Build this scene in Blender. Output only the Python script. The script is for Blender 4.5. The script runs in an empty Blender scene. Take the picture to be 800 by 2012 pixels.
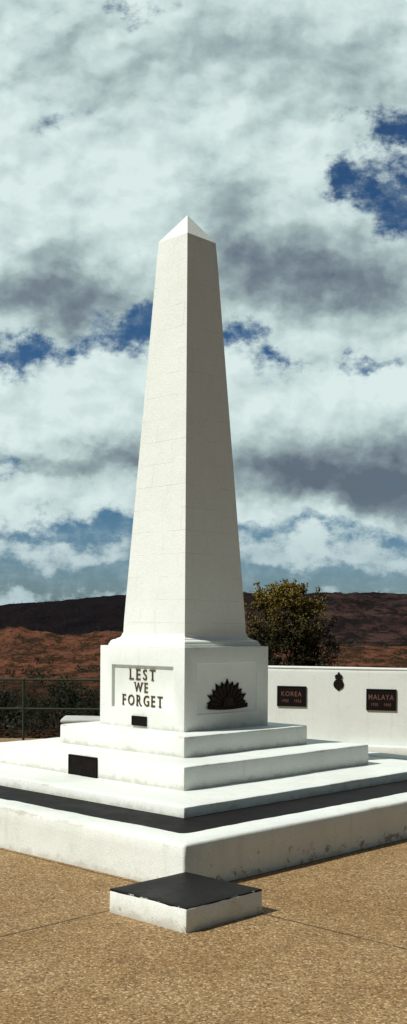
import bpy, bmesh, math, random
from mathutils import Vector, Matrix, noise
R=math.radians
C=bpy.context.scene.collection
rng=random.Random(7)
F=2150.0; HZ=1232.0; EYE=1.6; ROLL=R(-0.4)

# ------------------------------------------------------------------ helpers
def tag(o,label=None,cat=None,group=None,kind=None):
    if label: o['label']=label
    if cat: o['category']=cat
    if group: o['group']=group
    if kind: o['kind']=kind
    return o
def empty(name,loc=(0,0,0),rz=0):
    o=bpy.data.objects.new(name,None); C.objects.link(o)
    o.location=loc; o.rotation_euler=(0,0,rz); o.empty_display_size=.1
    return o
def obj(name,bm,mat,parent=None,sharp=25,smooth=True):
    me=bpy.data.meshes.new(name)
    bmesh.ops.recalc_face_normals(bm,faces=bm.faces[:]) if smooth is not None else None
    bm.to_mesh(me); bm.free()
    me.materials.append(mat)
    if smooth:
        for p in me.polygons: p.use_smooth=True
        me.set_sharp_from_angle(angle=R(sharp))
    o=bpy.data.objects.new(name,me); C.objects.link(o)
    if parent: o.parent=parent
    return o
def nbox(x0,x1,y0,y1,z0,z1,bev=.012,cuts=20,amp=.002,freq=3.0,seed=0):
    bm=bmesh.new()
    bmesh.ops.create_cube(bm,size=1)
    for v in bm.verts:
        v.co=Vector(((x0+x1)/2+v.co.x*(x1-x0),(y0+y1)/2+v.co.y*(y1-y0),(z0+z1)/2+v.co.z*(z1-z0)))
    if bev: bmesh.ops.bevel(bm,geom=bm.edges[:],offset=bev,segments=2,profile=.5,affect='EDGES')
    if cuts:
        L=[e for e in bm.edges if e.calc_length()>.3]
        bmesh.ops.subdivide_edges(bm,edges=L,cuts=cuts,use_grid_fill=True)
        wob(bm,amp,freq,seed)
    return bm
def wob(bm,amp,freq,seed=0):
    bm.normal_update()
    s=Vector((seed*13.1,seed*7.7,seed*3.3))
    for v in bm.verts:
        n=noise.noise(v.co*freq+s)+.5*noise.noise(v.co*freq*4+s)
        v.co+=v.normal*amp*n
def addbox(bm,x0,x1,y0,y1,z0,z1,M=None):
    vs=[]
    for z in (z0,z1):
        for (x,y) in ((x0,y0),(x1,y0),(x1,y1),(x0,y1)):
            p=Vector((x,y,z)); vs.append(bm.verts.new(M@p if M else p))
    for f in ((3,2,1,0),(4,5,6,7),(0,1,5,4),(1,2,6,5),(2,3,7,6),(3,0,4,7)):
        bm.faces.new([vs[i] for i in f])
def prism(bm,pts,z0,z1,M=None):
    a=[bm.verts.new((M@Vector((p[0],p[1],z0))) if M else Vector((p[0],p[1],z0))) for p in pts]
    b=[bm.verts.new((M@Vector((p[0],p[1],z1))) if M else Vector((p[0],p[1],z1))) for p in pts]
    bm.faces.new(a[::-1]); bm.faces.new(b)
    n=len(pts)
    for i in range(n): bm.faces.new((a[i],a[(i+1)%n],b[(i+1)%n],b[i]))
def tube(bm,p0,p1,r0,r1=None,seg=10):
    r1=r0 if r1 is None else r1
    p0=Vector(p0); p1=Vector(p1); d=p1-p0
    q=d.to_track_quat('Z','Y').to_matrix().to_4x4()
    M=Matrix.Translation((p0+p1)/2)@q
    bmesh.ops.create_cone(bm,cap_ends=True,segments=seg,radius1=r0,radius2=r1,depth=d.length,matrix=M)
def sqloops(bm,prof,cap_top=True,cap_bot=True,nz=1):
    loops=[]
    for h,z in prof:
        if h<=0: loops.append([bm.verts.new((0,0,z))]); continue
        loops.append([bm.verts.new(p) for p in ((-h,-h,z),(h,-h,z),(h,h,z),(-h,h,z))])
    for a,b in zip(loops,loops[1:]):
        for i in range(4):
            j=(i+1)%4
            if len(b)==1: bm.faces.new((a[i],a[j],b[0]))
            else: bm.faces.new((a[i],a[j],b[j],b[i]))
    if cap_bot: bm.faces.new(loops[0][::-1])
    if cap_top and len(loops[-1])==4: bm.faces.new(loops[-1])
def rrect(h,r,ns=40,nc=6):
    P=[]
    for k,(sx,sy) in enumerate(((-1,-1),(1,-1),(1,1),(-1,1))):
        cx,cy=sx*(h-r),sy*(h-r); a0=math.pi+k*math.pi/2
        for i in range(nc+1):
            a=a0+i/nc*math.pi/2
            P.append((cx+r*math.cos(a),cy+r*math.sin(a)))
        nx,ny=[(1,-1),(1,1),(-1,1),(-1,-1)][k]
        a=a0+math.pi/2
        ex,ey=cx+r*math.cos(a),cy+r*math.sin(a)
        ccx,ccy=nx*(h-r),ny*(h-r)
        fx,fy=ccx+r*math.cos(a),ccy+r*math.sin(a)
        for i in range(1,ns): P.append((ex+(fx-ex)*i/ns,ey+(fy-ey)*i/ns))
    return P

# ray of a photograph pixel, used once here to measure places on the real faces
CR=Vector((math.cos(ROLL),0,-math.sin(ROLL))); CU=Vector((math.sin(ROLL),0,math.cos(ROLL)))
def ray(px,py): return Vector((0,1,0))+CR*((px-400)/F)+CU*((HZ-py)/F)
EYEV=Vector((0,0,EYE))
def hit(px,py,M,axis,val):
    Mi=M.inverted(); o=Mi@EYEV; d=Mi.to_3x3()@ray(px,py)
    t=(val-o[axis])/d[axis]
    return o+d*t

# ------------------------------------------------------------------ materials
def newmat(name):
    m=bpy.data.materials.new(name); m.use_nodes=True
    nt=m.node_tree; b=nt.nodes['Principled BSDF']
    return m,nt,b
class G:
    def __init__(s,nt): s.nt=nt
    def n(s,t,**k):
        x=s.nt.nodes.new(t)
        for a,v in k.items(): setattr(x,a,v)
        return x
    def L(s,a,b): s.nt.links.new(a,b)
    def put(s,sock,v):
        if hasattr(v,'is_linked') or hasattr(v,'links'): s.L(v,sock)
        else: sock.default_value=v
    def m(s,op,a,b=None,c=None,clamp=False):
        x=s.n('ShaderNodeMath',operation=op); x.use_clamp=clamp
        s.put(x.inputs[0],a)
        if b is not None: s.put(x.inputs[1],b)
        if c is not None: s.put(x.inputs[2],c)
        return x.outputs[0]
    def v(s,op,a,b=None):
        x=s.n('ShaderNodeVectorMath',operation=op)
        s.put(x.inputs[0],a)
        if b is not None: s.put(x.inputs[1],b)
        return x.outputs['Value'] if op in('DOT_PRODUCT','LENGTH') else x.outputs[0]
    def noise(s,vec,scale,detail=4,rough=.5,dist=0):
        x=s.n('ShaderNodeTexNoise'); s.L(vec,x.inputs['Vector'])
        x.inputs['Scale'].default_value=scale; x.inputs['Detail'].default_value=detail
        x.inputs['Roughness'].default_value=rough; x.inputs['Distortion'].default_value=dist
        return x.outputs['Fac']
    def sm(s,x,a,b,lo=0.,hi=1.):
        n=s.n('ShaderNodeMapRange',interpolation_type='SMOOTHSTEP')
        s.put(n.inputs['Value'],x)
        for i,v in (('From Min',a),('From Max',b),('To Min',lo),('To Max',hi)): s.put(n.inputs[i],v)
        return n.outputs['Result']
    def mix(s,f,a,b,bt='MIX'):
        x=s.n('ShaderNodeMixRGB',blend_type=bt)
        s.put(x.inputs[0],f); s.put(x.inputs[1],a); s.put(x.inputs[2],b)
        return x.outputs[0]
    def bump(s,h,strength,dist,prev=None):
        x=s.n('ShaderNodeBump'); s.L(h,x.inputs['Height'])
        x.inputs['Strength'].default_value=strength; x.inputs['Distance'].default_value=dist
        if prev: s.L(prev,x.inputs['Normal'])
        return x.outputs[0]
def rgb(r,g,b): return (r,g,b,1)

WB=(.715,.750,.705)
def paint(name,base=WB,grime=.35,scuff=.0,courses=False,rough_bump=.25,scuff_top=.28,shady=None,edge=None,foot_z=None):
    m,nt,b=newmat(name); g=G(nt)
    co=g.n('ShaderNodeTexCoord').outputs['Object']
    sep=g.n('ShaderNodeSeparateXYZ'); g.L(co,sep.inputs[0])
    big=g.noise(co,1.7,6,.6); mid=g.noise(co,9,5,.65); fine=g.noise(co,90,3,.6)
    f=g.m('MULTIPLY',g.sm(big,.42,.75),grime)
    col=g.mix(f,rgb(*base),rgb(base[0]*.77,base[1]*.76,base[2]*.72))
    f2=g.m('MULTIPLY',g.sm(mid,.52,.8),grime*.8)
    col=g.mix(f2,col,rgb(base[0]*.7,base[1]*.68,base[2]*.62))
    # vertical rain streaks
    st=g.v('MULTIPLY',co,(14,14,.9)); sn=g.noise(st,1.0,4,.6)
    col=g.mix(g.m('MULTIPLY',g.sm(sn,.54,.8),grime*.7),col,rgb(.47,.46,.40))
    # gritty roughcast speckle
    sk=g.noise(co,150,2,.7)
    col=g.mix(1.,col,g.mix(g.sm(sk,.30,.70),rgb(.87,.87,.86),rgb(1.08,1.08,1.08)),'MULTIPLY')
    if scuff>0:
        low=g.sm(sep.outputs['Z'],scuff_top,.0)
        ch=g.noise(co,8.5,8,.72,.4)
        th=g.m('SUBTRACT',.71,g.m('MULTIPLY',low,.10))
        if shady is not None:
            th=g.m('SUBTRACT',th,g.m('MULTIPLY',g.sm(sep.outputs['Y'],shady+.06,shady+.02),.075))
        k=g.sm(ch,th,g.m('ADD',th,.06))
        col=g.mix(g.m('MULTIPLY',k,scuff),col,g.mix(g.sm(fine,.4,.6),rgb(.36,.30,.22),rgb(.19,.15,.11)))
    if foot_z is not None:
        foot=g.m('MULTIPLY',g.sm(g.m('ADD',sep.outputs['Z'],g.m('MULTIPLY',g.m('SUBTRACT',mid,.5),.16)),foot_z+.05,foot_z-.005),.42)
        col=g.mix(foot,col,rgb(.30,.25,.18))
    if edge:
        h_,zt=edge
        e=g.m('MAXIMUM',g.m('ABSOLUTE',sep.outputs['X']),g.m('ABSOLUTE',sep.outputs['Y']))
        de=g.m('MAXIMUM',g.m('ABSOLUTE',g.m('SUBTRACT',e,h_)),g.m('ABSOLUTE',g.m('SUBTRACT',sep.outputs['Z'],zt)))
        en=g.noise(co,5.0,8,.75)
        ek=g.m('MULTIPLY',g.sm(g.m('ADD',de,g.m('MULTIPLY',g.m('SUBTRACT',en,.5),.09)),.018,.002),g.sm(g.noise(co,1.6,4,.6),.46,.62))
        col=g.mix(g.m('MULTIPLY',ek,.60),col,g.mix(g.sm(fine,.4,.6),rgb(.42,.37,.28),rgb(.25,.21,.16)))
    h=g.m('ADD',g.m('MULTIPLY',fine,.6),mid)
    nrm=g.bump(h,rough_bump,.01)
    if courses:
        cb=g.n('ShaderNodeCombineXYZ')
        g.L(g.m('ADD',sep.outputs['X'],sep.outputs['Y']),cb.inputs[0]); g.L(sep.outputs['Z'],cb.inputs[1])
        wv=g.n('ShaderNodeTexNoise'); g.L(co,wv.inputs['Vector']); wv.inputs['Scale'].default_value=3
        wob_=g.v('ADD',cb.outputs[0],g.v('MULTIPLY',wv.outputs['Color'],(.012,.012,0)))
        br=g.n('ShaderNodeTexBrick'); g.L(wob_,br.inputs['Vector'])
        br.inputs['Scale'].default_value=1; br.inputs['Brick Width'].default_value=.42
        br.inputs['Row Height'].default_value=.205; br.inputs['Mortar Size'].default_value=.0032
        br.inputs['Mortar Smooth'].default_value=.5
        jm=g.m('MULTIPLY',br.outputs['Fac'],g.sm(g.noise(co,4,3,.6),.42,.60))
        col=g.mix(g.m('MULTIPLY',jm,.40),col,rgb(.42,.41,.36))
        nrm=g.bump(g.m('SUBTRACT',1.,jm),.35,.004,nrm)
    g.L(col,b.inputs['Base Color']); g.L(nrm,b.inputs['Normal'])
    b.inputs['Roughness'].default_value=.65; b.inputs['Specular IOR Level'].default_value=.25
    return m
hC,hB,hA,hP=1.747,1.2127,.809,.5478
zC,zB,zA,zP=.34,.525,.698,1.427
KB=(.705,.735,.685)
M_shaft=paint('white_paint_shaft',WB,.20,0,True,.35)
M_white=paint('white_paint',WB,.25,0)
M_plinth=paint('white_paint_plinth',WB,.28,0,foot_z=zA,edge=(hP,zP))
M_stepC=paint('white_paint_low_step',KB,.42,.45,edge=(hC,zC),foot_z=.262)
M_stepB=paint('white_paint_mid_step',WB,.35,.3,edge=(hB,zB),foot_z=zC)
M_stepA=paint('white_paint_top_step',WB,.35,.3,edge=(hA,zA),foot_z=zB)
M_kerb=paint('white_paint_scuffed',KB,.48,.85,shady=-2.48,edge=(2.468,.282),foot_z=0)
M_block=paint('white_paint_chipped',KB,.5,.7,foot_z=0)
M_wall=paint('white_wall_paint',(.69,.725,.68),.35,.3)
M_ledge=paint('grey_white_stone',(.46,.47,.45),.7,.5)

def black(name,base=(.0105,.010,.0098),rough=.5,chips=0,edge=None,spec=.05):
    m,nt,b=newmat(name); g=G(nt)
    co=g.n('ShaderNodeTexCoord').outputs['Object']
    n=g.noise(co,3,6,.65); fn=g.noise(co,60,3,.6)
    col=g.mix(g.sm(n,.45,.8),rgb(*base),rgb(base[0]*1.9+.004,base[1]*1.9+.004,base[2]*1.8+.003))
    if chips:
        ch=g.noise(co,9,7,.75)
        sep=g.n('ShaderNodeSeparateXYZ'); g.L(co,sep.inputs[0])
        e=g.m('MAXIMUM',g.m('ABSOLUTE',sep.outputs['X']),g.m('ABSOLUTE',sep.outputs['Y']))
        es=g.sm(e,edge-.010,edge)
        th=g.m('SUBTRACT',.80,g.m('MULTIPLY',es,.25))
        k=g.sm(ch,th,g.m('ADD',th,.04))
        col=g.mix(g.m('MULTIPLY',k,chips),col,rgb(.45,.44,.40))
    g.L(col,b.inputs['Base Color'])
    g.L(g.bump(g.m('ADD',fn,n),.3,.006),b.inputs['Normal'])
    g.L(g.sm(n,.3,.7,rough,rough+.2),b.inputs['Roughness'])
    b.inputs['Specular IOR Level'].default_value=spec
    return m
M_black=black('black_paint',rough=.5,spec=.05)
M_blacktop=black('black_paint_chipped',rough=.40,chips=.85,edge=.302,spec=.06)
def bronze(name,c,c2,rough=.45,metal=.6,spec=.3):
    m,nt,b=newmat(name); g=G(nt)
    co=g.n('ShaderNodeTexCoord').outputs['Object']
    n=g.noise(co,22,5,.65)
    g.L(g.mix(g.sm(n,.4,.7),rgb(*c),rgb(*c2)),b.inputs['Base Color'])
    g.L(g.bump(n,.3,.004),b.inputs['Normal'])
    b.inputs['Roughness'].default_value=rough; b.inputs['Metallic'].default_value=metal
    b.inputs['Specular IOR Level'].default_value=spec
    return m
M_letter=bronze('bronze_letter',(.085,.055,.016),(.042,.028,.010),.5,.0,.12)
M_badge=bronze('dark_bronze',(.010,.0075,.006),(.017,.012,.009),.7,0,.06)
M_badge2=bronze('worn_bronze_relief',(.018,.012,.009),(.028,.019,.013),.6,0,.08)
M_plaque=bronze('plaque_bronze',(.0075,.006,.0055),(.012,.009,.008),.6,.0,.05)
M_ptext=bronze('plaque_lettering',(.155,.075,.053),(.11,.055,.04),.6,.0,.1)
M_rim=bronze('plaque_rim',(.010,.008,.007),(.015,.011,.009),.6,0,.06)
M_rail=bronze('rail_paint',(.024,.036,.022),(.038,.050,.032),.6,.0,.15)

def pavement_mat():
    m,nt,b=newmat('exposed_aggregate'); g=G(nt)
    co=g.n('ShaderNodeTexCoord').outputs['Object']
    wn=g.n('ShaderNodeTexNoise'); g.L(co,wn.inputs['Vector']); wn.inputs['Scale'].default_value=60
    cw=g.v('ADD',co,g.v('MULTIPLY',wn.outputs['Color'],(.012,.012,.0)))
    vo=g.n('ShaderNodeTexVoronoi'); g.L(cw,vo.inputs['Vector']); vo.inputs['Scale'].default_value=98
    sp=g.n('ShaderNodeSeparateColor'); g.L(vo.outputs['Color'],sp.inputs[0])
    r=g.n('ShaderNodeValToRGB'); g.L(sp.outputs[0],r.inputs[0])
    cr=r.color_ramp; cr.elements[0].position=0; cr.elements[0].color=rgb(.105,.060,.026)
    cr.elements[1].position=1; cr.elements[1].color=rgb(.57,.44,.26)
    for p,c in ((.18,(.195,.119,.051)),(.45,(.275,.176,.077)),(.72,(.328,.213,.098)),(.9,(.40,.282,.142))):
        e=cr.elements.new(p); e.color=rgb(*c)
    gap=g.sm(vo.outputs['Distance'],.45,.75)
    col=g.mix(g.m('MULTIPLY',gap,.45),r.outputs[0],rgb(.168,.109,.050))
    v2=g.n('ShaderNodeTexVoronoi'); g.L(cw,v2.inputs['Vector']); v2.inputs['Scale'].default_value=38
    s2=g.n('ShaderNodeSeparateColor'); g.L(v2.outputs['Color'],s2.inputs[0])
    st=g.m('MULTIPLY',g.sm(s2.outputs[1],.76,.82),g.sm(v2.outputs['Distance'],.36,.26))
    col=g.mix(g.m('MULTIPLY',st,.55),col,g.mix(s2.outputs[0],rgb(.06,.036,.018),rgb(.52,.40,.24)))
    big=g.noise(co,.9,6,.62); mid=g.noise(co,6,6,.66)
    col=g.mix(g.sm(big,.35,.7),col,rgb(.80,.74,.64),'MULTIPLY')
    col=g.mix(g.sm(mid,.5,.78,0,.75),col,rgb(1.20,1.17,1.09),'MULTIPLY')
    col=g.mix(g.sm(mid,.47,.25,0,.7),col,rgb(.66,.61,.54),'MULTIPLY')
    # expansion joints in line with the kerb faces
    wob_=g.m('MULTIPLY',g.m('SUBTRACT',g.noise(co,8,3,.6),.5),.014)
    joint=None
    for d in ((.6934,.7206,0),(-.7206,.6934,0)):
        x=g.m('ABSOLUTE',g.m('ADD',g.m('SUBTRACT',g.v('DOT_PRODUCT',co,d),4.645),wob_))
        k=g.sm(x,.012,.004)
        joint=k if joint is None else g.m('MAXIMUM',joint,k)
    joint=g.m('MULTIPLY',joint,g.sm(mid,.3,.55,.4,.9))
    col=g.mix(joint,col,rgb(.04,.028,.018))
    g.L(col,b.inputs['Base Color'])
    h=g.m('SUBTRACT',1.,vo.outputs['Distance'])
    h=g.m('SUBTRACT',h,g.m('MULTIPLY',joint,1.5))
    g.L(g.bump(h,.65,.004),b.inputs['Normal'])
    b.inputs['Roughness'].default_value=.85; b.inputs['Specular IOR Level'].default_value=.2
    return m
M_pave=pavement_mat()

def terrain_mat():
    m,nt,b=newmat('red_earth_scrub'); g=G(nt)
    co=g.n('ShaderNodeTexCoord').outputs['Object']
    d=g.v('LENGTH',co)
    sx=g.n('ShaderNodeSeparateXYZ'); g.L(co,sx.inputs[0])
    cs=g.v('MULTIPLY',co,(1,.35,2.2))
    n1=g.noise(co,.012,7,.65); n2=g.noise(cs,.07,8,.78); n3=g.noise(co,.4,4,.6)
    soil=g.mix(g.sm(n1,.35,.65),rgb(.285,.110,.060),rgb(.185,.078,.050))
    soil=g.mix(g.sm(n3,.45,.65,0,.5),soil,rgb(.33,.185,.13))
    veg=g.sm(g.m('ADD',g.m('MULTIPLY',n2,.65),g.m('MULTIPLY',n3,.35)),.475,.515)
    col=g.mix(g.m('MULTIPLY',veg,.88),soil,rgb(.032,.029,.018))
    far=g.sm(d,1000,1120)
    n4=g.noise(cs,.030,9,.80); n5=g.noise(co,.006,5,.6)
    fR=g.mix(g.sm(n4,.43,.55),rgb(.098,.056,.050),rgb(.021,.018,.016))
    fL=g.mix(g.sm(n4,.42,.62),rgb(.021,.016,.018),rgb(.010,.010,.013))  # left far ridge: cloud shadow painted in as a darker colour
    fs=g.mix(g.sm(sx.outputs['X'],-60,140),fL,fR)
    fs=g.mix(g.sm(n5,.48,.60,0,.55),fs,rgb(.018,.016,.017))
    crest=g.sm(sx.outputs['Z'],20,42)
    fs=g.mix(g.m('MULTIPLY',crest,.35),fs,rgb(.018,.016,.019))
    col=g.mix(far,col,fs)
    near=g.sm(d,560,330)
    col=g.mix(g.m('MULTIPLY',near,.85),col,rgb(.022,.02,.013))
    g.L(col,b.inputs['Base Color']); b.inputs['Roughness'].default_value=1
    b.inputs['Specular IOR Level'].default_value=0
    g.L(g.bump(g.m('ADD',n2,n4),1,14),b.inputs['Normal'])
    return m
M_terr=terrain_mat()
def leaf_mat(name,a,b_,c,sc=2.2,top=None):
    m,nt,b=newmat(name); g=G(nt)
    co=g.n('ShaderNodeTexCoord').outputs['Object']
    n=g.noise(co,sc,3,.6); k=g.noise(co,sc*9,2,.5)
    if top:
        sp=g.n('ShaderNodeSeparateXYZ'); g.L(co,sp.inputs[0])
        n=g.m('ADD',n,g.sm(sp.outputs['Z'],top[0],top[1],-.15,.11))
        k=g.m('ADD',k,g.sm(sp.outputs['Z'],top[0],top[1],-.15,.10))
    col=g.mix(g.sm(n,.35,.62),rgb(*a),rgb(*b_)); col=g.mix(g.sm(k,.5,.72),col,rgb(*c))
    g.L(col,b.inputs['Base Color']); b.inputs['Roughness'].default_value=.7
    b.inputs['Specular IOR Level'].default_value=.15
    return m
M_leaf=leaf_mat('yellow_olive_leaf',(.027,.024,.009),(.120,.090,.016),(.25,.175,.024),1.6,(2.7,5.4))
M_leafd=leaf_mat('dark_shrub_leaf',(.009,.014,.006),(.017,.023,.010),(.034,.037,.016),1.6)
M_leafb=leaf_mat('brown_shrub_leaf',(.028,.022,.011),(.050,.036,.016),(.08,.058,.024),1.6)
M_scrub=leaf_mat('far_scrub_leaf',(.013,.018,.010),(.020,.025,.012),(.036,.036,.017),.05)
M_bark=bronze('bark',(.05,.036,.025),(.08,.058,.04),.9,0)

# ------------------------------------------------------------------ camera
cam=bpy.data.cameras.new('camera'); co_=bpy.data.objects.new('camera',cam); C.objects.link(co_)
co_.location=EYEV; co_.rotation_euler=(math.pi/2,ROLL,0)
cam.sensor_fit='VERTICAL'; cam.sensor_height=36; cam.lens=36*F/2012
cam.shift_y=(HZ-1006)/2012; cam.clip_end=20000; cam.clip_start=.05
bpy.context.scene.camera=co_

# ------------------------------------------------------------------ setting: pavement, terrain
bm=bmesh.new(); addbox(bm,-14,14,-10,15.55,-.4,0)
tag(obj('pavement',bm,M_pave,smooth=False),kind='structure')
def s01(t): t=max(0,min(1,t)); return t*t*(3-2*t)
RID=[(-.3,1200),(-.186,1192),(-.13,1181),(-.07,1168),(.04,1167),(.11,1165),(.15,1162),(.186,1168),(.3,1175)]
def ridge(u):
    if u<=RID[0][0]: return RID[0][1]
    for (a,ya),(b,yb) in zip(RID,RID[1:]):
        if u<=b: return ya+(yb-ya)*s01((u-a)/(b-a))
    return RID[-1][1]
def terr(x,y):
    dx=max(abs(x)-14,0); dy=max(y-15.5,-10-y,0); r=math.hypot(dx,dy)
    h=-.3-22*s01(r/110)
    d=math.hypot(x,y); u=x/y if y>abs(x)*.5 else (2 if x>0 else -2)
    nz=noise.noise(Vector((x/45,y/45,3)))+.5*noise.noise(Vector((x/18,y/18,9)))
    h+=nz*1.3*s01((r-25)/150)
    gl=1-.46*s01((u+.055)/.08)
    cr=1+.20*noise.noise(Vector((u*26,1.3,0)))+.09*noise.noise(Vector((u*90,4.3,0)))+.05*noise.noise(Vector((u*260,4.3,0)))
    h+=19.6*gl*cr*math.exp(-((d-820)/150)**2)*(1+.22*noise.noise(Vector((x/40,y/90,2))))
    if d>1000:
        H=(HZ-ridge(u))*2000/F+23.9
        H*=1+.05*noise.noise(Vector((u*25,7.7,0)))+.035*noise.noise(Vector((u*90,2.7,0)))+.02*noise.noise(Vector((u*300,2.7,0)))
        lo=1-s01((d-1850)/150)
        gul=1-lo*(.34*abs(noise.noise(Vector((x/120,y/300,5))))+.16*abs(noise.noise(Vector((x/45,y/130,8)))))
        h+=H*gul*s01((d-1100)/900)*(1-.5*s01((d-2100)/1800))
        h+=lo*s01((d-1100)/200)*2.2*noise.noise(Vector((x/22,y/40,1)))
    return h
angs=[math.atan(-.3+.6*i/240) for i in range(241)]
a1=angs[-1]; k=60
angs+=[a1+(2*math.pi-2*a1)*i/k for i in range(1,k)]
radii=[2*(600/2)**(i/80) for i in range(81)]
while radii[-1]<2180: radii.append(radii[-1]+15)
radii+=[2180*(6500/2180)**(i/14) for i in range(1,15)]
bm=bmesh.new(); c0=bm.verts.new((0,0,terr(0,.01)))
prev=None
for r in radii:
    ring=[bm.verts.new((r*math.sin(a),r*math.cos(a),terr(r*math.sin(a),r*math.cos(a)))) for a in angs]
    n=len(ring)
    for i in range(n):
        j=(i+1)%n
        if prev: bm.faces.new((prev[i],prev[j],ring[j],ring[i]))
        else: bm.faces.new((c0,ring[j],ring[i]))
    prev=ring
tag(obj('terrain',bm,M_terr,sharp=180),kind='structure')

# ------------------------------------------------------------------ war memorial
PHI=R(46.1); CEN=Vector((-.174,10.1,0))
RM=Matrix.Translation(CEN)@Matrix.Rotation(PHI,4,'Z')
Q2=math.sqrt(2)
mem=empty('war_memorial',CEN,PHI)
tag(mem,'tall white obelisk on a square plinth and three broad steps, lettered LEST WE FORGET','war memorial')
obj('step',nbox(-hC,hC,-hC,hC,.2,zC,.014,44,.005,2.6,1),M_stepC,mem)
obj('step',nbox(-hB,hB,-hB,hB,zC-.01,zB,.014,34,.004,2.6,2),M_stepB,mem)
obj('step',nbox(-hA,hA,-hA,hA,zB-.01,zA,.014,26,.004,2.6,3),M_stepA,mem)
# plinth with a sunk panel on each of the two front faces
pl=[hit(220,1305,RM,0,-hP),hit(340,1398,RM,0,-hP)]
pr=[hit(388,1304,RM,1,-hP),hit(504,1396,RM,1,-hP)]
bm=bmesh.new()
z0=zA-.01
B=[bm.verts.new(p) for p in ((-hP,-hP,z0),(hP,-hP,z0),(hP,hP,z0),(-hP,hP,z0))]
T=[bm.verts.new(p) for p in ((-hP,-hP,zP),(hP,-hP,zP),(hP,hP,zP),(-hP,hP,zP))]
bm.faces.new(B[::-1]); bm.faces.new(T)
bm.faces.new((B[1],B[2],T[2],T[1])); bm.faces.new((B[2],B[3],T[3],T[2]))
def sunk(outer,inner,depth):
    I=[bm.verts.new(p) for p in inner]; D=[bm.verts.new(Vector(p)+Vector(depth)) for p in inner]
    for i in range(4):
        j=(i+1)%4
        bm.faces.new((outer[i],outer[j],I[j],I[i])); bm.faces.new((I[i],I[j],D[j],D[i]))
    bm.faces.new(D)
PD=.007
ya,yb=pl[0].y,pl[1].y; za,zb=pl[1].z,pl[0].z
sunk((B[3],B[0],T[0],T[3]),((-hP,ya,za),(-hP,yb,za),(-hP,yb,zb),(-hP,ya,zb)),(.028,0,0))
xa,xb=pr[0].x,pr[1].x; zc,zd=pr[1].z,pr[0].z
sunk((B[0],B[1],T[1],T[0]),((xa,-hP,zc),(xb,-hP,zc),(xb,-hP,zd),(xa,-hP,zd)),(0,PD,0))
bmesh.ops.recalc_face_normals(bm,faces=bm.faces[:])
bmesh.ops.bevel(bm,geom=[e for e in bm.edges if e.calc_face_angle(0)>.5],offset=.003,segments=2,profile=.5,affect='EDGES')
plinth=obj('plinth',bm,M_plinth,mem)
# moulding
bm=bmesh.new()
prof=[(.700,zP-.004),(.700,1.447)]
for i in range(7):
    t=i/6; prof.append((.690-.052*(1-math.cos(t*math.pi/2)),1.449+.034*math.sin(t*math.pi/2)))
prof+= [(.628,1.486),(.628,1.492)]
for i in range(1,8):
    t=i/7; prof.append((.622-.047*math.sin(t*math.pi/2),1.494+.046*(1-math.cos(t*math.pi/2))))
sqloops(bm,[(d/Q2,z) for d,z in prof])
obj('moulding',bm,M_white,mem,sharp=35)
# shaft and cap
bm=bmesh.new()
zs=[1.53+ (5.14-1.53)*i/24 for i in range(25)]
sqloops(bm,[((.5686+(.2656-.5686)*(z-1.54)/(5.14-1.54))/Q2,z) for z in zs])
ve=[e for e in bm.edges if abs((e.verts[0].co-e.verts[1].co).normalized().z)>.8]
bmesh.ops.bevel(bm,geom=ve,offset=.007,segments=2,profile=.5,affect='EDGES')
wob(bm,.0015,2.5,5)
shaft=obj('shaft',bm,M_shaft,mem)
bm=bmesh.new()
h=.2656/Q2
sqloops(bm,[(h-.012,5.128),(h-.001,5.1405),(h-.001,5.145),(h*.5,5.145+.127),(0,5.40)])
obj('cap',bm,M_white,shaft)

# text helper
def glyph(txt,ext,off,space=1.0):
    cu=bpy.data.curves.new('t','FONT'); cu.body=txt; cu.size=1; cu.extrude=ext; cu.offset=off
    cu.resolution_u=4; cu.space_character=space
    o=bpy.data.objects.new('t',cu); C.objects.link(o)
    bpy.context.view_layer.update()
    dg=bpy.context.evaluated_depsgraph_get()
    me=bpy.data.meshes.new_from_object(o.evaluated_get(dg))
    bpy.data.objects.remove(o); bpy.data.curves.remove(cu)
    b=bmesh.new(); b.from_mesh(me); bpy.data.meshes.remove(me)
    return b
def bounds(b):
    xs=[v.co.x for v in b.verts]; ys=[v.co.y for v in b.verts]
    return min(xs),max(xs),min(ys),max(ys)
ML=Matrix(((0,0,-1,0),(-1,0,0,0),(0,1,0,0),(0,0,0,1)))   # lettering plane of the lit face
MR=Matrix(((1,0,0,0),(0,0,-1,0),(0,1,0,0),(0,0,0,1)))    # lettering plane of the shaded face
def facebox(box,M,axis,val):
    px0,py0,px1,py1=box; cx=(px0+px1)/2; cy=(py0+py1)/2
    l=hit(px0,cy,M,axis,val); r_=hit(px1,cy,M,axis,val)
    zb_=hit(cx,py1,M,axis,val).z; zt=hit(cx,py0,M,axis,val).z
    l.z=zb_
    W=(l.y-r_.y) if axis==0 else (r_.x-l.x)
    return l,W,zt-zb_
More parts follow.
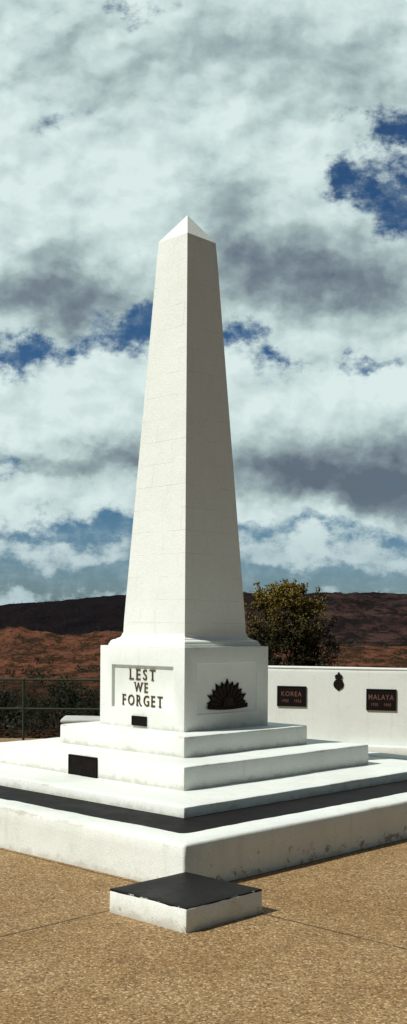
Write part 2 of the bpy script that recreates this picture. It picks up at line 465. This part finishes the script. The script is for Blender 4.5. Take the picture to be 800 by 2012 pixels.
def word_letters(word,box,parent):
    xf=-hP+.028
    a,W,Hh=facebox(box,RM,0,xf)
    adv=[]; gl=[]
    for ch in word:
        g_=glyph(ch,.5,.002); bb=bounds(g_); gl.append((ch,g_,bb)); adv.append(bb[1]-bb[0])
    sp=.29
    tot=sum(adv)+sp*(len(word)-1); sx=W/tot; x=0
    for (ch,g_,bb),w in zip(gl,adv):
        sy=Hh/(bb[3]-bb[2])
        for v in g_.verts:
            X=(v.co.x-bb[0]+x)*sx; Y=(v.co.y-bb[2])*sy; Z=(v.co.z+.5)*.007+.001
            v.co=Vector((X,Y,Z))
        # slab serifs, a hair prouder than the stems
        st=.10*sx; x0=x*sx; x1=(x+w)*sx; t=.07*Hh; ser=[]
        if ch in 'LEFR': ser+=[(x0-.6*st,x0+1.7*st,0),(x0-.6*st,x0+.6*st,1)]
        if ch=='R': ser+=[(x1-1.2*st,x1+.5*st,0)]
        if ch=='T': c=(x0+x1)/2; ser+=[(c-1.3*st,c+1.3*st,0)]
        if ch=='W': ser+=[(x0-.7*st,x0+1.4*st,1),(x1-1.4*st,x1+.7*st,1)]
        for (sa,sb,top) in ser:
            yy0,yy1=(Hh-t,Hh+.001) if top else (-.001,t)
            addbox(g_,sa,sb,yy0,yy1,.001,.0087)
        M=Matrix.Translation((xf,a.y,a.z))@ML
        for v in g_.verts: v.co=M@v.co
        obj('letter',g_,M_letter,parent,smooth=False)
        x+=w+sp
word_letters('LEST',(256,1315,306,1336),plinth)
word_letters('WE',(265,1341,291,1360),plinth)
word_letters('FORGET',(242,1366,320,1387),plinth)

# plaques
def plaque(name,M,loc_axis,val,box,PM,label,lines=(),group=None,th=.018):
    a,W,Hh=facebox(box,M,loc_axis,val)
    L=M@a; rot=(M.to_3x3()@PM.to_3x3())
    e=empty(name,L); e.rotation_euler=rot.to_euler()
    tag(e,label,'plaque',group)
    bm=bmesh.new(); addbox(bm,0,W,0,Hh,-.006,th-.006)
    bmesh.ops.bevel(bm,geom=bm.edges[:],offset=.003,segments=1,affect='EDGES')
    obj('panel',bm,M_plaque,e,smooth=False)
    bm=bmesh.new(); k=.010
    addbox(bm,0.0005,W-.0005,0.0005,k,0,th-.001); addbox(bm,.0005,W-.0005,Hh-k,Hh-.0005,0,th-.001)
    addbox(bm,.0005,k,k+.0005,Hh-k-.0005,0,th-.001); addbox(bm,W-k,W-.0005,k+.0005,Hh-k-.0005,0,th-.001)
    obj('rim',bm,M_rim,e,smooth=False)
    for txt,fx0,fx1,fy0,fy1 in lines:
        g_=glyph(txt,.5,.010,1.18); bb=bounds(g_)
        for v in g_.verts:
            v.co=Vector((W*(fx0+(fx1-fx0)*(v.co.x-bb[0])/(bb[1]-bb[0])),Hh*(fy0+(fy1-fy0)*(v.co.y-bb[2])/(bb[3]-bb[2])),th-.007+(v.co.z+.5)*.004))
        obj('lettering',g_,M_ptext,e,smooth=False)
    return e
plaque('plaque',RM,0,-hP,(261,1407,289,1426),ML,'tiny dark bronze plaque on the plinth, just below the LEST WE FORGET panel')
plaque('plaque',RM,0,-hB,(137,1485,192,1526),ML,'dark bronze plaque fixed to the lit face of the middle step')

# sunburst badge
a,Wd,Hd=facebox((404,1335,485,1394),RM,1,-hP+PD)
e=empty('badge',RM@Vector((a.x+Wd/2,-hP+PD,a.z))); e.rotation_euler=(RM.to_3x3()@MR.to_3x3()).to_euler()
tag(e,'dark bronze half-round sunburst badge on the shaded face of the plinth','badge')
bm=bmesh.new(); pts=[]; rw=Wd/2; rh=Hd*.87; y0=Hd*.13; nr=11
for i in range(nr):
    a0=math.pi*(1-(i+.02)/nr); a1_=math.pi*(1-(i+.98)/nr); am=(a0+a1_)/2
    kk=1.02 if i%2==1 else .95
    for an,f in ((a0,.80),(a0*.60+a1_*.40,kk*.93),(am,kk),(a0*.40+a1_*.60,kk*.93),(a1_,.80)):
        pts.append((rw*f*math.cos(an),y0+rh*f*math.sin(an)))
pts.append((rw*.6,y0*.6)); pts.append((-rw*.6,y0*.6))
prism(bm,pts,-.004,.014)
obj('backplate',bm,M_badge,e,smooth=False)
for i in range(nr):
    am=math.pi*(1-(i+.5)/nr); w=.08
    bm=bmesh.new()
    q=[(am+w*.5,.34),(am+w,.78),(am,.93 if i%2==1 else .86),(am-w,.78),(am-w*.5,.34)]
    prism(bm,[(rw*f*math.cos(an),y0+rh*f*math.sin(an)) for an,f in q],.0135,.019)
    obj('ray',bm,M_badge2,e,smooth=False)
bm=bmesh.new()
bmesh.ops.create_uvsphere(bm,u_segments=14,v_segments=8,radius=1)
for v in bm.verts: v.co=Vector((v.co.x*rw*.25,y0+Hd*.16+v.co.y*Hd*.17,.02+v.co.z*.014))
addbox(bm,-rw*.27,rw*.27,y0+Hd*.0,y0+Hd*.1,.016,.034)
addbox(bm,-.008,.008,y0+Hd*.3,y0+Hd*.42,.016,.031); addbox(bm,-.02,.02,y0+Hd*.34,y0+Hd*.37,.016,.030)
obj('crown',bm,M_badge2,e,smooth=False)
bm=bmesh.new(); N=14; up=[];dn=[]
for i in range(N+1):
    t=-1+2*i/N; yy=Hd*.02+Hd*.05*(t*t)
    up.append((t*rw*.95,yy+Hd*.12)); dn.append((t*rw*.95,yy-Hd*.02))
prism(bm,dn+up[::-1],.012,.024)
obj('scroll',bm,M_badge,e,smooth=False)

# ------------------------------------------------------------------ kerb with black floor
kb=empty('memorial_kerb',CEN,PHI)
tag(kb,'low scuffed white kerb round the foot of the obelisk steps, with a black painted floor inside','kerb')
bm=bmesh.new()
prof=[(2.478,.02,-.05),(2.477,.02,.05),(2.476,.02,.10),(2.475,.022,.15),(2.475,.022,.20),(2.474,.024,.266),(2.468,.028,.280),(2.455,.03,.287),(2.34,.04,.287),(2.235,.05,.286),(2.22,.06,.283),(2.21,.07,.274),(2.205,.07,.2)]
loops=[[bm.verts.new((x,y,z)) for x,y in rrect(h_,r_,90)] for h_,r_,z in prof]
for p,q in zip(loops,loops[1:]):
    n=len(p)
    for i in range(n): bm.faces.new((p[i],p[(i+1)%n],q[(i+1)%n],q[i]))
wob(bm,.006,2.2,8)
obj('kerb_wall',bm,M_kerb,kb,sharp=50)
bm=bmesh.new(); addbox(bm,-2.212,2.212,-2.212,2.212,.1,.266)
obj('floor',bm,M_black,kb,smooth=False)

# ------------------------------------------------------------------ black topped block
cb=Vector((-.088,6.135,0)); hb=.304
blk=empty('stone_block',cb,PHI)
tag(blk,'low square white block with chipped black top lying at the kerb corner on the pavement','block')
obj('base',nbox(-hb,hb,-hb,hb,-.02,.127,.008,14,.004,6,11),M_block,blk)
obj('top',nbox(-hb+.002,hb-.002,-hb+.002,hb-.002,.118,.1315,.004,14,.0015,6,12),M_blacktop,blk)

# ------------------------------------------------------------------ wall on the right
W0=Vector((.848,14.35,0)); W1=Vector((2.567,13.8,0)); wd=(W1-W0).normalized()
wa=math.atan2(wd.y,wd.x)
WM=Matrix.Translation(W0)@Matrix.Rotation(wa,4,'Z')
wl=empty('memorial_wall',W0,wa)
tag(wl,'low white painted wall behind the obelisk carrying bronze plaques, running out of frame right','wall')
WT=1.093
obj('wall_body',nbox(-1.25,4.2,0,.24,-.02,WT-.022,.012,26,.003,2.2,15),M_wall,wl)
obj('coping',nbox(-1.26,4.21,-.008,.248,WT-.026,WT,.01,26,.002,2.2,16),M_wall,wl)
obj('base_ledge',nbox(-1.25,4.2,-.16,.004,-.02,.115,.012,26,.003,2.2,17),M_wall,wl)
plaque('plaque',WM,1,0,(545,1348,602,1388),MR,'dark bronze plaque reading KOREA on the white wall beside the plinth',
  [('KOREA',.15,.85,.50,.74),('1950',.17,.40,.20,.35),('1953',.60,.83,.20,.35)])
plaque('plaque',WM,1,0,(720,1354,779,1396),MR,'dark bronze plaque reading MALAYA on the white wall near the right edge',
  [('MALAYA',.08,.92,.50,.75),('1950',.17,.40,.20,.35),('1960',.60,.83,.20,.35)])
a,cw_,chh=facebox((654,1321,677,1358),WM,1,0)
e=empty('crest',WM@Vector((a.x+cw_/2,0,a.z))); e.rotation_euler=(WM.to_3x3()@MR.to_3x3()).to_euler()
tag(e,'small dark crowned round crest on the white wall between the KOREA and MALAYA plaques','crest')
bm=bmesh.new(); bmesh.ops.create_cone(bm,cap_ends=True,segments=28,radius1=cw_*.46,radius2=cw_*.43,depth=.012,matrix=Matrix.Translation((0,chh*.36,.004)))
pt=[(-cw_*.2,chh*.12),(0,-.0),(cw_*.2,chh*.12),(cw_*.16,chh*.2),(-cw_*.16,chh*.2)]
prism(bm,pt,-.003,.008)
obj('shield',bm,M_badge,e,smooth=False)
bm=bmesh.new()
for i in range(28):
    t=2*math.pi*i/28; t2=2*math.pi*(i+1)/28
    tube(bm,(cw_*.41*math.cos(t),chh*.36+cw_*.41*math.sin(t),.009),(cw_*.41*math.cos(t2),chh*.36+cw_*.41*math.sin(t2),.009),.004,None,6)
obj('rope_ring',bm,M_rim,e,smooth=False)
bm=bmesh.new()
prism(bm,[(-cw_*.24,chh*.64),(cw_*.24,chh*.64),(cw_*.33,chh*.80),(cw_*.20,chh*.89),(.010,chh*.90),(.010,chh),(-.010,chh),(-.010,chh*.90),(-cw_*.20,chh*.89),(-cw_*.33,chh*.80)],-.003,.012)
addbox(bm,-cw_*.28,cw_*.28,chh*.645,chh*.69,0,.014)
obj('crown',bm,M_badge,e,smooth=False)

# ------------------------------------------------------------------ stone ledge and railing behind, left
le=empty('stone_ledge',(-1.2,13.2,0),R(2))
tag(le,'low rounded grey-white ledge behind the top step, left of the plinth','ledge')
bm=nbox(-.47,.75,-.25,.25,.0,.46,.05,16,.012,4,21)
obj('ledge_body',bm,M_ledge,le,sharp=60)
obj('ledge_cap',nbox(-.49,.76,-.27,.27,.45,.50,.02,16,.012,5,22),M_ledge,le,sharp=60)
rl=empty('railing',(-2.46,15.0,0),0)
tag(rl,'dark green two-bar pipe railing along the edge of the lookout, left of the plinth','railing')
for z in (.862,.462):
    bm=bmesh.new(); tube(bm,(-4.6,0,z),(2.3,0,z),.015,None,12); obj('rail',bm,M_rail,rl,sharp=60)
for x in (-4.2,-2.1,0,2.1):
    bm=bmesh.new(); tube(bm,(x,0,-.05),(x,0,.862),.017,None,12)
    bmesh.ops.create_uvsphere(bm,u_segments=10,v_segments=6,radius=.024,matrix=Matrix.Translation((x,0,.862)))
    obj('post',bm,M_rail,rl,sharp=60)

# ------------------------------------------------------------------ vegetation
def leaf(bm,c,s,rg):
    n=Vector((rg.gauss(0,1),rg.gauss(0,1),rg.gauss(0,1)+.5)).normalized()
    t=n.orthogonal().normalized(); t=Matrix.Rotation(rg.uniform(0,6.28),3,n)@t; u=n.cross(t)
    l=s*rg.uniform(.7,1.4); w=s*rg.uniform(.35,.6)
    vs=[bm.verts.new(c+p) for p in (t*-l,u*w,t*l,u*-w)]
    bm.faces.new(vs)
def clump(bm,c,r,n,s,rg):
    for _ in range(n):
        d=Vector((rg.gauss(0,1),rg.gauss(0,1),rg.gauss(0,.8))); d=d.normalized()*r*rg.random()**.45
        leaf(bm,c+d,s,rg)
# the yellowish tree behind the wall
tx,ty=2.50,34.0; tz=terr(tx,ty)
tr=empty('tree',(tx,ty,tz))
tag(tr,'bushy yellowish olive tree behind the white wall, right of the obelisk','tree')
rg=random.Random(21)
top=3.0-tz
bmT=bmesh.new(); bmL=bmesh.new()
tube(bmT,(0,0,-.3),(.05,0,1.2),.13,.10); tips=[]
for i in range(9):
    an=i*2.4+rg.uniform(-.3,.3); L=rg.uniform(.6,1.1); zb=rg.uniform(.5,1.3)
    p0=Vector((.03,0,zb)); p1=p0+Vector((math.cos(an)*L*.6,math.sin(an)*L*.6,rg.uniform(.7,1.3)))
    tube(bmT,p0,p1,.055,.035,7)
    for j in range(4):
        a2=an+rg.uniform(-1.2,1.2); p2=p1+Vector((math.cos(a2)*rg.uniform(.2,.6),math.sin(a2)*rg.uniform(.2,.6),rg.uniform(.3,1.3)))
        tube(bmT,p1,p2,.03,.012,6); tips.append(p2)
for p in tips:
    clump(bmL,p,rg.uniform(.22,.42),70,.045,rg)
# crown outline: drop below the tree top, half widths left and right
OUT=[(-.05,.34,.34),(-.35,.80,1.0),(-.7,1.05,1.36),(-1.2,1.35,1.64),(-1.8,1.55,1.64),(-2.4,1.6,1.58),(-3.2,1.6,1.5),(-3.8,1.5,1.4)]
for i in range(345):
    dz=-.12-3.6*rg.random()**.88
    for (z1,l1,r1),(z2,l2,r2) in zip(OUT,OUT[1:]):
        if dz>=z2: break
    t=(dz-z1)/(z2-z1); wl_=l1+(l2-l1)*t; wr_=r1+(r2-r1)*t
    an=rg.uniform(0,2*math.pi); q=rg.random()**.5
    lob=.92+.42*noise.noise(Vector((math.cos(an)*1.8,math.sin(an)*1.8,dz*1.9)))
    cx=math.cos(an)*q*lob; cx*= (wr_ if cx>0 else wl_); cy=math.sin(an)*q*lob*(wl_+wr_)*.45
    clump(bmL,Vector((cx,cy,top+dz)),rg.uniform(.12,.30),rg.randint(70,105),.045,rg)
for (qx,qz) in ((-.85,top-.05),(-.78,top-.3),(1.08,top-.2),(1.02,top-.42),(1.25,top-.45),(.05,top+.04),(-.1,top-.15),(.3,top-.04),(-.35,top-.1),(.62,top-.1),(1.6,top-1.1),(1.5,top-1.7),(1.68,top-2.1),(-1.2,top-.7)):
    clump(bmL,Vector((qx,rg.uniform(-.2,.2),qz)),.12,40,.042,rg)
    clump(bmL,Vector((qx*.93,rg.uniform(-.2,.2),qz-.22)),.15,45,.042,rg)
    tube(bmT,(qx*.7,0,qz-1.0),(qx,0,qz),.015,.008,5)
obj('trunk',bmT,M_bark,tr,sharp=60)
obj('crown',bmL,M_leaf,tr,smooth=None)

# shrubs on the slopes below the lookout
def shrub_mesh(seed):
    rg=random.Random(seed); b=bmesh.new()
    for i in range(44):
        d=Vector((rg.gauss(0,1),rg.gauss(0,1),rg.gauss(0,1))).normalized()*rg.random()**.45
        k_=1+.5*noise.noise(d*1.6+Vector((seed*3.1,0,0)))
        c=Vector((d.x*1.05*k_,d.y*.9*k_,.95+d.z*.75*k_))
        clump(b,c,rg.uniform(.16,.36),55,.042,rg)
    t=bmesh.new()
    for i in range(6):
        an=i*1.05+rg.uniform(-.3,.3)
        tube(t,(0,0,-.2),(math.cos(an)*.5,math.sin(an)*.45,rg.uniform(.7,1.2)),.035,.015,6)
    return b,t
SH=[]
for s,lm in ((3,M_leafd),(4,M_leafd),(5,M_leafd),(6,M_leafb)):
    b,t=shrub_mesh(s)
    ml=bpy.data.meshes.new('foliage'); b.to_mesh(ml); b.free(); ml.materials.append(lm)
    mt=bpy.data.meshes.new('stem'); t.to_mesh(mt); t.free(); mt.materials.append(M_bark)
    SH.append((ml,mt))
GL='shrubs on the slope behind the railing'
spots=[(-2,24,.62,.85,0,GL,'dark shrub on the slope behind the railing, cut by the left edge of the picture'),
       (66,22,.47,.80,1,GL,'low dark green shrub just right of the railing post, behind the rails'),
       (120,28,.80,.72,2,GL,'dark green shrub midway between the railing post and the plinth'),
       (182,26,.62,.80,0,GL,'dark green shrub above the grey-white ledge, beside the plinth'),
       (646,33,1.62,.55,3,None,'brownish shrub behind the wall, at the right foot of the olive tree')]
for i,(px,Y,sc,wx,k_,gp,lab) in enumerate(spots):
    x=(px-400)/F*Y
    e=empty('shrub',(x,Y,terr(x,Y)),i*.35); e.scale=(sc*wx,sc*wx,sc)
    tag(e,lab,'shrub',gp)
    ml,mt=SH[k_]
    for nm,me in (('foliage',ml),('stem',mt)):
        o=bpy.data.objects.new(nm,me); C.objects.link(o); o.parent=e
# far scrub and woodland
rg=random.Random(5); bm=bmesh.new()
def farclump(x,y,s,n):
    z=terr(x,y)
    for _ in range(n):
        d=Vector((rg.gauss(0,1),rg.gauss(0,1),rg.gauss(0,1))).normalized()*rg.random()**.4
        leaf(bm,Vector((x+d.x*s,y+d.y*s,z+s*.8+d.z*s*.8)),s*.22,rg)
for i in range(600):      # wooded plain below the lookout
    Y=70*(600/70)**rg.random(); u=rg.uniform(-.24,.26)
    farclump(u*Y,Y,rg.uniform(1.6,3.4),40)
for i in range(900):      # open scrub on the red hills
    Y=rg.uniform(620,860); u=rg.uniform(-.24,.26)
    farclump(u*Y,Y,rg.uniform(.8,2.2)*rg.uniform(.8,1.2),16)
for i in range(160):      # belt of trees behind the red rise on the right
    Y=rg.uniform(880,1080); u=rg.uniform(.0,.26)
    farclump(u*Y,Y,rg.uniform(2.5,4.5),26)
for i in range(600):      # trees dotting the far ridge and its skyline
    Y=rg.uniform(1400,2080); u=rg.uniform(-.24,.26)
    farclump(u*Y,Y,rg.uniform(2.0,4.0),9)
tag(obj('scrub',bm,M_scrub,smooth=None),'dark green scrub and trees covering the plain and red hills beyond the lookout','scrub',kind='stuff')

# ------------------------------------------------------------------ light
SAZ=(-.905,-.425); EL=R(49)
sd=bpy.data.lights.new('sun','SUN'); sd.energy=5.0; sd.angle=R(.5); sd.color=(1,.98,.93)
so=bpy.data.objects.new('sun',sd); C.objects.link(so)
S=Vector((SAZ[0]*math.cos(EL),SAZ[1]*math.cos(EL),math.sin(EL)))
so.rotation_euler=S.to_track_quat('Z','Y').to_euler(); so.location=(-20,-10,30)

w=bpy.data.worlds.new('World'); bpy.context.scene.world=w; w.use_nodes=True
nt=w.node_tree; g=G(nt)
bg=nt.nodes['Background']
sky=g.n('ShaderNodeTexSky',sky_type='NISHITA'); sky.sun_disc=False
sky.sun_elevation=EL; sky.sun_rotation=math.atan2(SAZ[0],SAZ[1])
dirv=g.n('ShaderNodeTexCoord').outputs['Generated']
sp=g.n('ShaderNodeSeparateXYZ'); g.L(dirv,sp.inputs[0])
yc=g.m('MAXIMUM',g.m('ABSOLUTE',sp.outputs['Y']),.35)
U=g.m('DIVIDE',sp.outputs['X'],yc); V=g.m('DIVIDE',sp.outputs['Z'],yc)
PX=g.m('MULTIPLY_ADD',U,F,400.); PY=g.m('MULTIPLY_ADD',V,-F,HZ)
cv=g.n('ShaderNodeCombineXYZ'); g.L(PX,cv.inputs[0]); g.L(PY,cv.inputs[1]); P=cv.outputs[0]
warp=g.n('ShaderNodeTexNoise'); g.L(g.v('MULTIPLY',P,(.0066,.0082,0)),warp.inputs['Vector'])
warp.inputs['Scale'].default_value=1; warp.inputs['Detail'].default_value=7; warp.inputs['Roughness'].default_value=.62
wc=g.v('SUBTRACT',warp.outputs['Color'],(.5,.5,.5))
PW=g.v('ADD',P,g.v('MULTIPLY',wc,(250,180,0)))
PQ=g.v('ADD',P,g.v('MULTIPLY',wc,(70,60,0)))
def gsum(lst,base):
    acc=base
    for cx,cy,rx,ry,am in lst:
        d=g.v('MULTIPLY',g.v('SUBTRACT',PW,(cx,cy,0)),(1/rx,1/ry,0))
        ex=g.m('EXPONENT',g.m('MULTIPLY',g.v('DOT_PRODUCT',d,d),-1.))
        acc=g.m('MULTIPLY_ADD',ex,am,acc)
    return acc
holes=[(255,12,75,38,.55),(785,255,85,44,.92),(765,380,90,62,1.0),(660,345,45,36,.68),(95,672,125,28,.80),(275,640,80,46,.95),
       (5,708,60,28,.82),(455,650,65,40,.88),(540,700,65,22,.62),(725,712,65,20,.70),(90,240,50,22,.36),(30,915,65,30,.58),
       (110,1045,300,32,.88),(700,1045,320,26,.66),(150,1140,420,42,.92),(640,1137,420,38,.84)]
grays=[(110,590,210,58,.74),(630,545,200,92,.88),(450,420,110,85,.38),(690,935,270,50,1.03),(670,860,200,40,.40),(180,908,180,34,.64),
       (560,90,300,70,.36),(120,140,120,90,.28),(690,190,150,60,.34),(740,990,140,30,.60),(60,490,130,45,.30),(330,200,70,100,.20)]
n1=g.noise(g.v('MULTIPLY',P,(.0056,.0074,0)),1,5,.52)
P2=g.v('MULTIPLY',PQ,(.0100,.0122,0))
n2=g.noise(P2,1,6,.50)
n2b=g.noise(g.v('ADD',P2,(-.16,-.24,0)),1,5,.48)     # towards the sun: lit tops, shaded undersides
n3=g.noise(g.v('MULTIPLY',P,(.019,.025,0)),1,8,.68)
den=gsum(holes,0.)
nn=g.m('ADD',g.m('MULTIPLY',g.m('SUBTRACT',n1,.5),.9),g.m('MULTIPLY',g.m('SUBTRACT',n3,.5),1.45))
cover=g.m('SUBTRACT',g.m('ADD',.60,nn),den)
mask=g.sm(cover,-.24,.42)
wisp=g.m('MULTIPLY',g.sm(n3,.40,.78),.34)
mask=g.m('MAXIMUM',mask,wisp)
gr=gsum(grays,0.07)
relief=g.m('SUBTRACT',n2b,n2)
shade=g.m('ADD',gr,g.m('ADD',g.m('MULTIPLY',g.m('SUBTRACT',n1,.5),-.72),g.m('ADD',g.m('MULTIPLY',relief,.95),g.m('MULTIPLY',g.m('SUBTRACT',n3,.5),-.18))))
r=g.n('ShaderNodeValToRGB'); g.L(shade,r.inputs[0])
cr=r.color_ramp; cr.elements[0].position=0; cr.elements[0].color=rgb(.70,.83,.81)
cr.elements[1].position=1; cr.elements[1].color=rgb(.120,.160,.205)
for p,c in ((.22,(.55,.68,.675)),(.5,(.34,.44,.45)),(.78,(.19,.245,.285))):
    e_=cr.elements.new(p); e_.color=rgb(*c)
low=g.sm(PY,960,1140)
cloud=g.mix(g.m('MULTIPLY',low,.60),r.outputs[0],rgb(.34,.46,.52))
# cloud bank over the hills; unseen sky elsewhere cleared and dimmed to cut fill
front=g.sm(sp.outputs['Y'],.30,.72)
mask=g.m('MULTIPLY',mask,g.m('MULTIPLY_ADD',front,.90,.10))
cloud10=g.v('MULTIPLY',cloud,(10,10,10))
tint=g.mix(front,rgb(.24,.25,.25),g.mix(low,rgb(.20,.38,.55),rgb(.36,.53,.72)))
blue=g.v('MULTIPLY',sky.outputs[0],tint)
fin=g.mix(mask,blue,cloud10)
g.L(fin,bg.inputs['Color']); bg.inputs['Strength'].default_value=.1
sc=bpy.context.scene
sc.view_settings.view_transform='Standard'; sc.view_settings.look='None'; sc.view_settings.exposure=0
